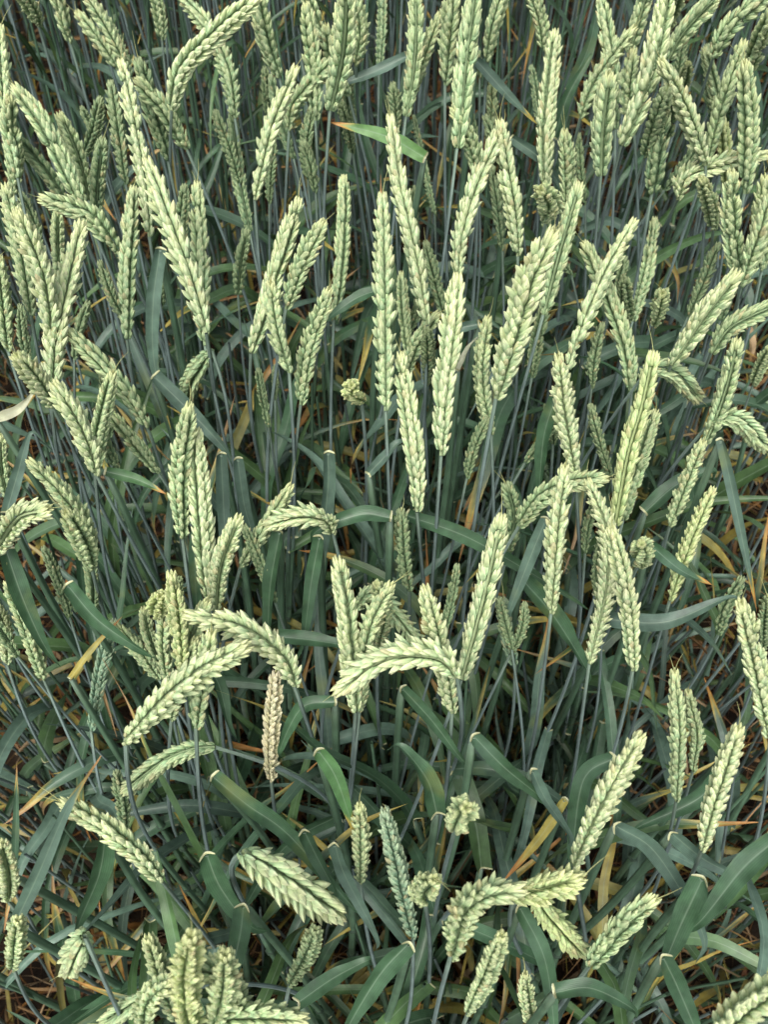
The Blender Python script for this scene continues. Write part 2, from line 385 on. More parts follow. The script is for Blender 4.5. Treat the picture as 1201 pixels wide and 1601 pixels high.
# ------------------------------------------------------------------ wheat stalks with ears
# (width px, tone, [base ... tip pixels], label or None, stem hint pixel or None)
EARS = [
 (38,'p',[(268,172),(285,110),(335,55),(392,6)],'long pale ear arching up right across another ear, top left',(252,285)),
 (30,'g',[(367,185),(352,110),(320,40),(283,-5)],'green ear leaning left behind the long crossing ear at top left',None),
 (24,'d',[(390,362),(372,280),(363,187)],None,None),
 (34,'g',[(27,278),(14,170),(0,55)],None,(65,480)),
 (34,'g',[(130,322),(80,210),(30,145)],None,None),
 (27,'d',[(103,314),(65,262),(32,222)],None,None),
 (28,'g',[(138,312),(118,245),(97,188)],None,None),
 (28,'d',[(150,342),(152,280),(159,226)],None,None),
 (34,'g',[(190,402),(150,345),(120,328),(75,313)],'green ear bowed over to the left with brown-pointed tip, left of long pale ear',None),
 (27,'g',[(183,108),(150,60),(127,28)],None,None),
 (27,'g',[(198,105),(165,45),(138,-2)],None,None),
 (27,'g',[(60,40),(42,8),(20,-22)],None,(85,120)),
 (28,'g',[(110,68),(98,25),(83,-20)],None,(160,250)),
 (24,'g',[(253,62),(246,20),(236,-30)],None,None),
 (35,'p',[(233,370),(222,290),(206,200),(191,108)],'tall pale ear standing upright left of centre in upper left quarter',None),
 (26,'d',[(196,288),(185,210),(174,138)],None,None),
 (28,'d',[(262,250),(235,180),(219,103)],None,None),
 (29,'g',[(292,234),(262,175),(220,133)],None,None),
 (42,'p',[(322,520),(292,430),(262,350),(235,265)],'large pale ear leaning left with spread husks, beside bluish folded leaf',(335,600)),
 (31,'g',[(198,530),(200,430),(207,305)],None,(207,640)),
 (31,'g',[(320,540),(318,400),(308,298)],None,None),
 (34,'g',[(48,492),(30,400),(10,303)],None,(62,600)),
 (40,'p',[(80,548),(62,440),(32,345)],None,None),
 (42,'p',[(80,635),(86,540),(106,440),(124,362)],'broad pale ear at far left crossing the ear behind it',(80,730)),
 (22,'d',[(62,402),(50,355),(36,310)],None,None),
 (24,'g',[(93,440),(93,390),(90,335)],None,None),
 (24,'d',[(372,460),(378,415),(384,368)],None,None),
 (15,'d',[(150,228),(140,200),(129,172)],None,None),
 (32,'g',[(436,120),(420,60),(402,-12)],None,None),
 (18,'d',[(421,190),(418,150),(414,112)],None,None),
 (35,'p',[(398,312),(420,205),(457,118)],'pale pointed ear leaning right, beside blade with yellow tip',(398,460)),
 (18,'d',[(421,318),(424,270),(428,225)],None,None),
 (30,'g',[(493,188),(488,100),(480,18)],None,None),
 (25,'g',[(510,68),(492,20),(474,-20)],None,None),
 (30,'g',[(452,203),(458,165),(490,125),(534,84)],'green ear arching to the right in front of thick ears at top',None),
 (40,'g',[(516,172),(530,80),(541,-8)],None,None),
 (30,'g',[(556,102),(558,45),(550,-14)],None,(560,200)),
 (20,'d',[(553,200),(548,155),(544,110)],None,None),
 (22,'d',[(481,280),(482,230),(486,178)],None,None),
 (19,'d',[(593,108),(596,45),(598,-25)],None,None),
 (30,'g',[(635,182),(643,90),(650,-2)],None,None),
 (27,'g',[(640,162),(663,90),(684,32)],None,None),
 (22,'d',[(618,212),(617,175),(615,138)],None,None),
 (34,'g',[(696,132),(703,60),(710,-22)],None,None),
 (38,'g',[(715,232),(724,110),(742,-14)],None,None),
 (17,'d',[(742,122),(738,95),(732,66)],None,None),
 (32,'g',[(762,95),(776,40),(790,-16)],None,(755,230)),
 (37,'p',[(668,508),(648,400),(624,290),(612,196)],'long slim pale ear just under the blade with yellow tip',(672,640)),
 (40,'g',[(603,642),(606,480),(598,320)],'long straight ear left of centre line above the round curled ear',(612,800)),
 (14,'d',[(680,336),(663,255),(648,186)],None,(684,430)),
 (21,'g',[(762,228),(765,180),(769,134)],None,None),
 (31,'g',[(748,284),(735,235),(714,178)],None,None),
 (36,'p',[(715,432),(726,370),(750,290),(782,206)],None,(712,540)),
 (34,'p',[(810,400),(803,330),(792,265),(783,202)],None,None),
 (22,'d',[(786,392),(780,330),(770,268)],None,None),
 (27,'g',[(522,500),(530,390),(538,286)],'slim upright ear with fine awn standing alone in dark gap',(515,690)),
 (34,'p',[(392,552),(425,430),(463,324)],None,(380,650)),
 (34,'g',[(447,482),(470,415),(500,357)],None,None),
 (36,'g',[(452,582),(440,520),(424,455)],None,(470,690)),
 (32,'g',[(470,632),(482,550),(511,464)],None,(448,760)),
 (16,'d',[(420,668),(412,625),(404,582)],None,(435,760)),
 (13,'d',[(430,625),(430,600),(430,575)],None,None),
 (22,'g',[(640,562),(632,500),(628,434)],None,None),
 (26,'d',[(697,502),(684,445),(668,388)],None,None),
 (26,'g',[(632,600),(652,545),(680,496)],None,None),
 (26,'d',[(668,602),(667,560),(668,520)],None,None),
 (41,'p',[(690,712),(694,630),(705,540),(714,445)],'bulky pale upright ear right of the centre line, one stalk from round curled ear',(680,860)),
 (36,'p',[(652,800),(650,740),(636,640),(628,566)],'pale straight ear with bare stem, directly over the centre',(665,920)),
 (34,'y',[(566,626),(550,604)],'small round ear curled over into a knob above the centre',(574,740)),
 (31,'g',[(768,678),(758,590),(762,508)],None,None),
 (48,'p',[(776,622),(795,530),(822,440),(858,378)],'thick pale ear leaning right with coarse spread husks, right of centre',(740,800)),
 (28,'g',[(888,332),(886,270),(884,214)],None,None),
 (33,'g',[(850,492),(872,400),(903,300)],None,None),
 (24,'d',[(832,590),(840,540),(850,488)],None,None),
 (28,'g',[(851,78),(840,30),(824,-24)],None,(858,160)),
 (31,'p',[(855,292),(856,230),(862,150),(868,60)],None,(850,400)),
 (15,'d',[(844,202),(838,155),(832,108)],None,None),
 (40,'g',[(856,340),(848,300)],'dark stubby ear nodding at the viewer under an upright pale ear',None),
 (30,'g',[(963,202),(952,95),(941,2)],None,None),
 (32,'g',[(908,184),(935,128),(984,54)],None,(880,290)),
 (38,'g',[(940,274),(942,210),(951,130)],None,(936,400)),
 (30,'g',[(985,82),(998,35),(1012,-14)],None,None),
 (41,'p',[(972,227),(998,155),(1020,80),(1044,-8)],'tall pale ear leaning right above orange withered blade, upper right',(935,350)),
 (26,'g',[(1040,52),(1052,15),(1066,-22)],None,None),
 (33,'g',[(1046,92),(1070,55),(1126,-10)],None,(1005,240)),
 (34,'g',[(1116,90),(1140,45),(1197,-8)],None,(1085,170)),
 (36,'g',[(1170,112),(1188,70),(1205,28)],None,None),
 (36,'p',[(1104,258),(1078,180),(1040,106)],'cream ear leaning left behind the horizontal ear at upper right',None),
 (21,'g',[(1060,152),(1068,128),(1075,102)],None,None),
 (36,'d',[(1010,242),(1022,195),(1040,148)],None,None),
 (28,'d',[(1035,228),(1040,190),(1046,155)],None,(1015,330)),
 (23,'g',[(1130,205),(1120,150),(1104,84)],None,None),
 (34,'g',[(1108,248),(1130,165),(1159,79)],None,None),
 (36,'g',[(1165,302),(1172,210),(1167,112)],None,None),
 (26,'y',[(1140,302),(1138,245),(1132,198)],None,None),
 (33,'p',[(1060,312),(1076,278),(1120,260),(1188,243)],'green ear lying nearly level across pale ears, upper right edge',(1035,350)),
 (30,'g',[(1116,358),(1106,320),(1100,285)],None,(1116,430)),
 (34,'g',[(1158,442),(1148,350),(1144,280)],None,None),
 (36,'g',[(1160,447),(1183,380),(1207,306)],None,(1145,520)),
 (37,'p',[(888,577),(925,490),(955,420),(986,357)],'pale ear leaning right over a thinner ear in a cross, right of centre',(882,660)),
 (32,'g',[(988,612),(978,550),(958,490),(935,430),(918,390)],'ear leaning left and passing behind the pale one in the cross',None),
 (24,'g',[(990,502),(1008,430),(1023,350)],None,None),
 (27,'d',[(985,502),(980,470),(976,440)],None,None),
 (33,'g',[(1024,506),(1036,462)],'short stubby ear with pale nodding top, right of the crossed ears',(1018,560)),
 (37,'p',[(1050,570),(1095,500),(1146,438)],None,(1040,600)),
 (33,'g',[(1113,552),(1135,515),(1170,494),(1216,476)],None,(1075,640)),
 (34,'g',[(1003,592),(1025,576),(1060,586),(1090,620)],'green ear bowing over to the right behind a yellow-green ear',None),
 (37,'y',[(962,822),(985,710),(1005,640),(1020,565)],'long yellow-green ear leaning right with a bowed ear behind its top',None),
 (28,'g',[(975,812),(1000,730),(1023,652)],None,None),
 (37,'p',[(900,742),(882,650),(875,568)],None,None),
 (25,'d',[(865,692),(860,665),(858,638)],None,(862,790)),
 (35,'g',[(812,822),(845,778),(895,755),(936,750)],'green ear arched rightward touching a pale upright ear below centre right',None),
 (37,'p',[(862,958),(872,840),(882,742)],None,(840,1140)),
 (28,'d',[(795,862),(800,810),(794,764)],None,None),
 (34,'p',[(922,1037),(944,920),(946,830),(924,762)],None,(905,1190)),
 (37,'p',[(990,1048),(974,925),(960,838)],None,(983,1160)),
 (38,'g',[(1000,880),(1004,852)],'small knotty twisted ear right of the two pale crossing ears',None),
 (31,'g',[(1048,822),(1073,762),(1096,700)],None,(1030,900)),
 (30,'y',[(1048,938),(1080,850),(1111,774)],'yellow-green ear with pointed open husks leaning right, right side',(1010,1080)),
 (32,'g',[(1104,692),(1130,610),(1152,542)],None,None),
 (34,'g',[(1108,664),(1130,652),(1160,662),(1194,698)],'ear bowing down to the right above a narrow hanging blade',None),
 (22,'g',[(1178,602),(1192,570),(1203,548)],None,None),
 (25,'d',[(1124,992),(1140,950),(1158,911)],None,(1090,1060)),
 (42,'p',[(1205,1155),(1180,1040),(1162,953)],'large pale ear cut by the right edge below the middle',None),
 (28,'d',[(1196,1012),(1198,975),(1201,938)],None,None),
 (33,'g',[(1058,1252),(1066,1150),(1056,1060)],None,(1045,1380)),
 (28,'g',[(1084,1205),(1095,1150),(1078,1088)],None,None),
 (43,'p',[(1098,1328),(1132,1225),(1152,1150)],'thick pale ear with loose husks leaning right, lower right',(1078,1400)),
 (44,'p',[(898,1353),(948,1260),(996,1163)],'long pale ear leaning right with fine awn, lower right of centre',(925,1450)),
 (26,'b',[(806,1042),(798,1000),(788,944)],None,(800,1160)),
 (34,'g',[(12,548),(8,480),(-2,414)],None,(60,710)),
 (38,'p',[(82,636),(58,600),(32,563)],None,None),
 (41,'p',[(150,742),(128,685),(92,612)],None,(200,850)),
 (31,'g',[(148,738),(156,670),(174,592)],None,None),
 (34,'g',[(230,668),(205,620),(165,572),(114,526)],'green ear leaning far left with toothed outline, left side',(265,760)),
 (26,'g',[(248,740),(214,695),(174,650)],None,None),
 (34,'g',[(331,547),(315,568),(298,596),(290,628)],'plump ear nodding down to the left below large pale ear',(362,700)),
 (36,'g',[(285,840),(280,735),(294,645)],None,(290,950)),
 (36,'p',[(328,942),(318,800),(307,685)],None,None),
 (36,'p',[(337,952),(350,885),(369,818)],None,None),
 (34,'g',[(147,872),(128,822),(95,775),(54,729)],'ear leaning far left over a stubbier one, left side',(175,960)),
 (36,'g',[(143,888),(125,850),(106,808)],None,(155,950)),
 (40,'p',[(-14,866),(22,812),(64,798)],'pale cream ear poking in level from the left edge',None),
 (26,'g',[(10,775),(4,730),(0,688)],None,None),
 (29,'g',[(68,1062),(44,985),(14,918)],None,(120,1190)),
 (28,'p',[(10,1037),(2,990),(-6,948)],None,(80,1200)),
 (25,'b',[(142,1142),(156,1050),(176,978)],'narrow bluish ear standing apart at left on a thin stem',(142,1250)),
 (28,'g',[(248,1062),(215,1018),(187,983)],None,None),
 (24,'g',[(256,1052),(240,1005),(225,958)],None,None),
 (34,'y',[(244,962),(250,934)],None,None),
 (37,'y',[(284,1052),(278,985),(270,908)],None,None),
 (46,'p',[(460,1072),(444,1034),(402,996),(355,974),(308,964)],'bright cream ear arching left, its tip touching plump ear beneath',(495,1165)),
 (50,'p',[(196,1158),(245,1096),(305,1048),(370,1018)],'plump bright ear arching up right on a hooked stem, left of dry ear',(170,1250)),
 (42,'g',[(306,1137),(316,1075),(328,1000)],None,(318,1330)),
 (36,'g',[(336,1168),(300,1172),(258,1190),(200,1233)],'pale ear lying sideways to the left under the plump arching ear',None),
 (30,'s',[(424,1220),(428,1135),(430,1060)],'straw-coloured dry ear, the only tan one in the field',(428,1290)),
 (32,'g',[(376,886),(414,822),(449,768)],None,None),
 (38,'p',[(520,832),(505,812),(468,806),(428,816)],'short pale ear arched flat to the left above hanging blades',(552,940)),
 (28,'d',[(640,924),(635,860),(628,806)],None,(640,1000)),
 (38,'p',[(556,1112),(545,975),(529,887)],None,(548,1210)),
 (36,'g',[(562,1112),(582,985),(606,924)],None,None),
 (36,'g',[(556,952),(585,928),(625,965),(658,1012)],'ear hooked over to the right above the big bright arching ear',None),
 (50,'p',[(715,1058),(692,1030),(640,1024),(590,1038),(538,1072)],'big bright cream ear arching left like a bridge near the centre',(738,1140)),
 (40,'p',[(707,1114),(698,1050),(684,992),(668,930)],None,(700,1250)),
 (38,'p',[(722,1062),(755,930),(782,820)],'long pale ear leaning right, rising from the bright arched ear',None),
 (40,'p',[(252,1377),(215,1338),(165,1298),(106,1260)],'pale tapered ear leaning far left on a diagonal stem, lower left',(318,1455)),
 (24,'d',[(196,1302),(190,1260),(182,1213)],None,None),
 (40,'p',[(12,1408),(8,1368),(-2,1322)],None,(75,1490)),
 (37,'g',[(20,1512),(24,1478),(27,1443)],None,None),
 (50,'p',[(132,1464),(108,1515)],'blunt leafy-looking pale ear seen nearly end-on, bottom left',(165,1560)),
 (39,'g',[(276,1596),(252,1535),(234,1476)],None,None),
 (48,'y',[(300,1625),(290,1545),(297,1470)],'pale ear pointing up at the lens near bottom left edge cluster',None),
 (48,'g',[(380,1595),(362,1545),(335,1520),(305,1516)],'thick rounded ear behind the pointed one at the bottom edge',None),
 (38,'g',[(250,1550),(205,1575),(165,1598)],None,None),
 (46,'g',[(305,1602),(380,1590),(460,1592)],'pale ear lying flat along the bottom edge, lower left of centre',None),
 (58,'p',[(380,1332),(415,1352),(468,1386),(520,1424)],'thickest bright ear drooping right with big overlapping husks, lower left of centre',(388,1420)),
 (33,'g',[(563,1378),(560,1320),(563,1268)],'small upright ear with ragged husks standing between blades, lower centre',(575,1480)),
 (35,'b',[(646,1465),(628,1360),(603,1276)],'bluish pointed ear leaning left in lower centre',(648,1560)),
 (48,'g',[(714,1290),(728,1264)],'blunt rounded ear folded over on itself, lower centre right',(690,1360)),
 (42,'g',[(664,1406),(676,1376)],'stubby ear seen end-on beside the bluish pointed ear',None),
 (50,'g',[(706,1492),(718,1432),(752,1402),(800,1392)],'thick ear arching right with crowded husks, lower right of centre',(680,1580)),
 (40,'g',[(733,1582),(758,1530),(783,1468)],None,None),
 (35,'d',[(454,1537),(470,1500),(492,1458)],'dim ear leaning right low among blades near the bottom centre',None),
 (47,'y',[(804,1402),(845,1392),(895,1378)],'yellow-green ear lying level, upper one of a crossed pair',(800,1450)),
 (47,'y',[(830,1388),(862,1432),(908,1486)],'yellow-green ear drooping right from beneath the level one',None),
 (41,'g',[(922,1510),(968,1452),(1016,1414)],'green ear with toothed outline leaning far right, lower right',(868,1585)),
 (27,'p',[(834,1615),(830,1575),(822,1528)],'narrow pale ear with one long awn at the bottom edge',None),
 (30,'g',[(262,1066),(258,1000),(264,930)],None,None),
 (34,'g',[(300,1062),(305,1000),(320,948)],None,None),
 (32,'g',[(268,1125),(288,1062),(302,1008)],None,None),
 (46,'g',[(335,1606),(345,1560),(352,1498)],None,None),
 (42,'g',[(222,1606),(236,1562),(262,1538)],None,None),
 (34,'d',[(1020,302),(1032,250),(1036,190)],None,None),
 (31,'g',[(992,202),(985,150),(990,90)],None,None),
 (34,'g',[(1192,422),(1188,350),(1196,288)],None,None),
 (30,'g',[(24,302),(26,240),(14,162)],None,None),
 (30,'g',[(592,1010),(600,960),(590,918)],None,None),
 (28,'g',[(545,150),(520,110),(512,50)],None,None),
 (54,'p',[(1105,1640),(1160,1590),(1225,1540)],'very large pale ear in the bottom right corner',None),
]
LAND = [('the straw-coloured dry ear',427,1140),('the bridge-like bright ear',620,1040),('the plump ear on a hooked stem',280,1085),
 ('the round curled ear',552,610),('the blade with yellow tip',590,215),('the long crossing ear',330,70),
 ('the level ear at upper right',1125,268),('the short flat arched ear',475,812),('the thickest drooping ear',450,1380),
 ('the blunt folded ear',724,1275),('the yellow-green crossed pair',855,1410),('the ear bowing over right',1055,590),
 ('the ear bowing down at right edge',1150,670),('the stubby nodding ear',1028,480),('the tall pale ear',208,230),
 ('the broad pale crossed ear',100,490),('the long slim pale ear',640,350),('the bulky pale ear',700,570),
 ('the knotty twisted ear',1005,860),('the bluish folded blade',245,500),('the tall pale leaning ear',1010,110),
 ('the thick coarse-husked ear',820,500),('the dark stubby ear',850,315),('the narrow bluish ear',157,1060),
 ('the dying yellow blade',840,1310),('the pale ear on a diagonal stem',180,1315),('the plump nodding ear',308,590),
 ('the blade with dry pale tip',30,632),('the slim lone ear',530,390),('the ear arched right at top',490,125)]
hr = random.Random(4)
for k in range(44):
    y = hr.uniform(-10, 980); x = hr.uniform(5, 1195); l = hr.uniform(70, 125); a = math.radians(hr.gauss(0, 17) + (x - 600) / 40)
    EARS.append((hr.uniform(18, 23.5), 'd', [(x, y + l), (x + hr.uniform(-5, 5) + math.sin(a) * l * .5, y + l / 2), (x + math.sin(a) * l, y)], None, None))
used = {}
def pose_words(pts):
    (x0, y0), (x1, y1) = pts[0], pts[-1]; a = math.degrees(math.atan2(x1 - x0, y0 - y1))
    return ('upright' if abs(a) < 10 else ('slightly ' if abs(a) < 22 else '') + ('right-leaning' if a > 0 else 'left-leaning'))
def auto_label(i):
    wpx, tone, pts, lab, _ = EARS[i]
    if lab: used[lab] = 1; return lab
    x = sum(p[0] for p in pts) / len(pts); y = sum(p[1] for p in pts) / len(pts)
    tn = {'p': 'pale', 'y': 'yellow-green', 'g': 'light green', 'b': 'bluish', 'd': 'dim dark green'}[tone]
    sz = 'thin ' if wpx < 23 else 'stout ' if wpx > 35 else ''
    cand = sorted(LAND, key=lambda l: (l[1] - x) ** 2 + (l[2] - y) ** 2)
    for extra in ('', 'just ', 'some way '):
        for l in cand[:3]:
            dx, dy = x - l[1], y - l[2]
            d = ('right of' if dx > 0 else 'left of') if abs(dx) > abs(dy) * 1.6 else ('below' if dy > 0 else 'above') if abs(dy) > abs(dx) * 1.6 else \
                ('below and ' if dy > 0 else 'above and ') + ('right of' if dx > 0 else 'left of')
            s = f"{sz}{tn} {pose_words(pts)} ear {extra}{d} {l[0]}"
            if len(s.split()) > 16: s = s.replace('slightly ', '').replace('some way ', '')
            if s not in used: used[s] = 1; return s
    s += ', near x%d' % x; return s
for e in EARS:
    if e[3]: used[e[3]] = 1

def on_stem(c, f):
    s = f * (len(c) - 1); i = min(int(s), len(c) - 2); k = s - i
    return c[i] * (1 - k) + c[i + 1] * k, nrm(c[i + 1] - c[i])

def ear_depths(wpx, pts):
    ys = np.mean([p[1] for p in pts]); Zw = FPX * 0.0172 / wpx
    Z0 = .35 * Zw + .65 * Zn(ys)
    Z0 = max(Z0, Zn(ys) - .06)
    if wpx < 24: Z0 = Zn(ys) + .10 + (24 - wpx) * .008
    return Z0
def ear_line(wpx, pts):
    Z0 = ear_depths(wpx, pts); W = wpx * Z0 / FPX * (1.50 + .012 * max(0, min(wpx, 58) - 40))
    q = np.array(pts, float); seg = np.linalg.norm(np.diff(q, axis=0), axis=1) * Z0 / FPX
    Lt = 4.3 * W; Lp = seg.sum(); cap = .75 if Lp > .5 * Lt else 1.7
    if len(pts) == 2: Lt = 2.7 * W; cap = 6
    tilt = min(math.sqrt(max(Lt * Lt - Lp * Lp, (0.18 * Lp) ** 2)) / Lp, cap)
    Z = [Z0 + (0.02 if len(pts) > 3 else 0.0)]
    for k in range(len(seg)):
        up = (q[k][1] - q[k + 1][1]) / (np.linalg.norm(q[k + 1] - q[k]) + 1e-6)     # +1 when the ear goes up in the picture
        Z.append(Z[-1] - seg[k] * tilt * (up if len(pts) > 3 else max(up, .35) if up > -.1 else up))
    return [P(p[0], p[1], z) for p, z in zip(pts, Z)], W

fc = 0
for i, (wpx, tone, pts, lab, hint) in enumerate(EARS):
    ctrl, W = ear_line(wpx, pts)
    c, L = curve(ctrl, 30)
    bow = W * rnd.uniform(-.12, .12); c = c + RGT * (bow * np.sin(np.linspace(0, math.pi, 30)))[:, None]
    tdir = nrm(c[1] - c[0])
    sc_, sL = stem_curve(c[0], tdir, hint)
    base = sc_[0].copy()
    root = empty('wheat_stalk', base, auto_label(i), 'wheat stalk', 'wheat stalks carrying ears')
    # leaves: fraction up the stem
    top_off = rnd.uniform(.17, .30)
    fr = [max(.45, 1 - top_off / sL), max(.22, 1 - (top_off + rnd.uniform(.14, .2)) / sL)]
    th = 1.0 if wpx > 24 else .8
    mb = MB(); make_stem(mb, sc_, sL, .0021 * th, .00125 * th * (1 + max(0, wpx - 40) * .012), fr, tint=rnd.uniform(.8, 1.15)); stem = mb.build('stem', M_STEM, root, base)
    mb = MB(); roll = rnd.choice([0, 0, .3, -.3, .75, -.75, 1.3]) + rnd.uniform(-.2, .2)
    if wpx >= 44: roll = rnd.uniform(-.35, .35)
    T, S, Nn = ear_mesh(mb, c, W, roll, tone, 2.0 if wpx >= 46 else 1.0)
    ear = mb.build('ear', M_HUSK if tone != 's' else M_DRY, root, base)
    # fine awns at the tip of some ears
    if wpx > 25:
        for k in range(rnd.choice([0, 1, 1, 2])):
            mb = MB(); s0 = c[-1] + T[-1] * W * .22; dr = nrm(T[-1] + S[-1] * rnd.uniform(-.5, .5) + Nn[-1] * rnd.uniform(-.4, .4))
            al = W * rnd.uniform(.4, .95); a1 = s0 + dr * al * .5; a2 = s0 + dr * al + np.array([rnd.uniform(-.002, .002), 0, rnd.uniform(-.002, .001)])
            ac, _ = curve([s0, a1, a2], 8); tube(mb, ac, np.linspace(.00033, .00010, 8), np.array((.48, .50, .22)), seg=4)
            mb.build('awn', M_HUSK, ear, base)
    for f in fr:
        p, t = on_stem(sc_, f); az = rnd.uniform(0, 2 * math.pi)
        Lf = rnd.uniform(.13, .24); w_ = rnd.uniform(.008, .013)
        el0, el1 = rnd.choice([(35, -75), (60, -30), (-15, -80), (70, 20), (10, -85)])
        cl = droop_leaf_ctrl(p, az, Lf, el0, el1)
        colr = (GREEN, GREEN2, BLUE, GREEN * .8 + BLUE * .2)[rnd.randrange(4)] * rnd.uniform(.75, 1.5)  # wide random brightness also puts glossy sky highlights into the blade colour
        tip = rnd.choice([None, STRAW, ORG, YEL]); ts = rnd.uniform(.6, .92)
        if f == fr[1] and rnd.random() < .25: colr = YEL * .6 + GREEN * .5; tip = ORG; ts = .4
        mb = MB(); lp = leaf_mesh(mb, cl, w_, colr, tip, ts, twist=rnd.uniform(-1, 1), fold=rnd.uniform(.15, .5), hint=np.array([0, -.2, 1]) + .4 * rs.randn(3))
        lf = mb.build('leaf', M_LEAF, root, base)
        mb = MB(); collar_mesh(mb, lp[0], lp[1]); mb.build('collar', M_COLLAR, lf, base)

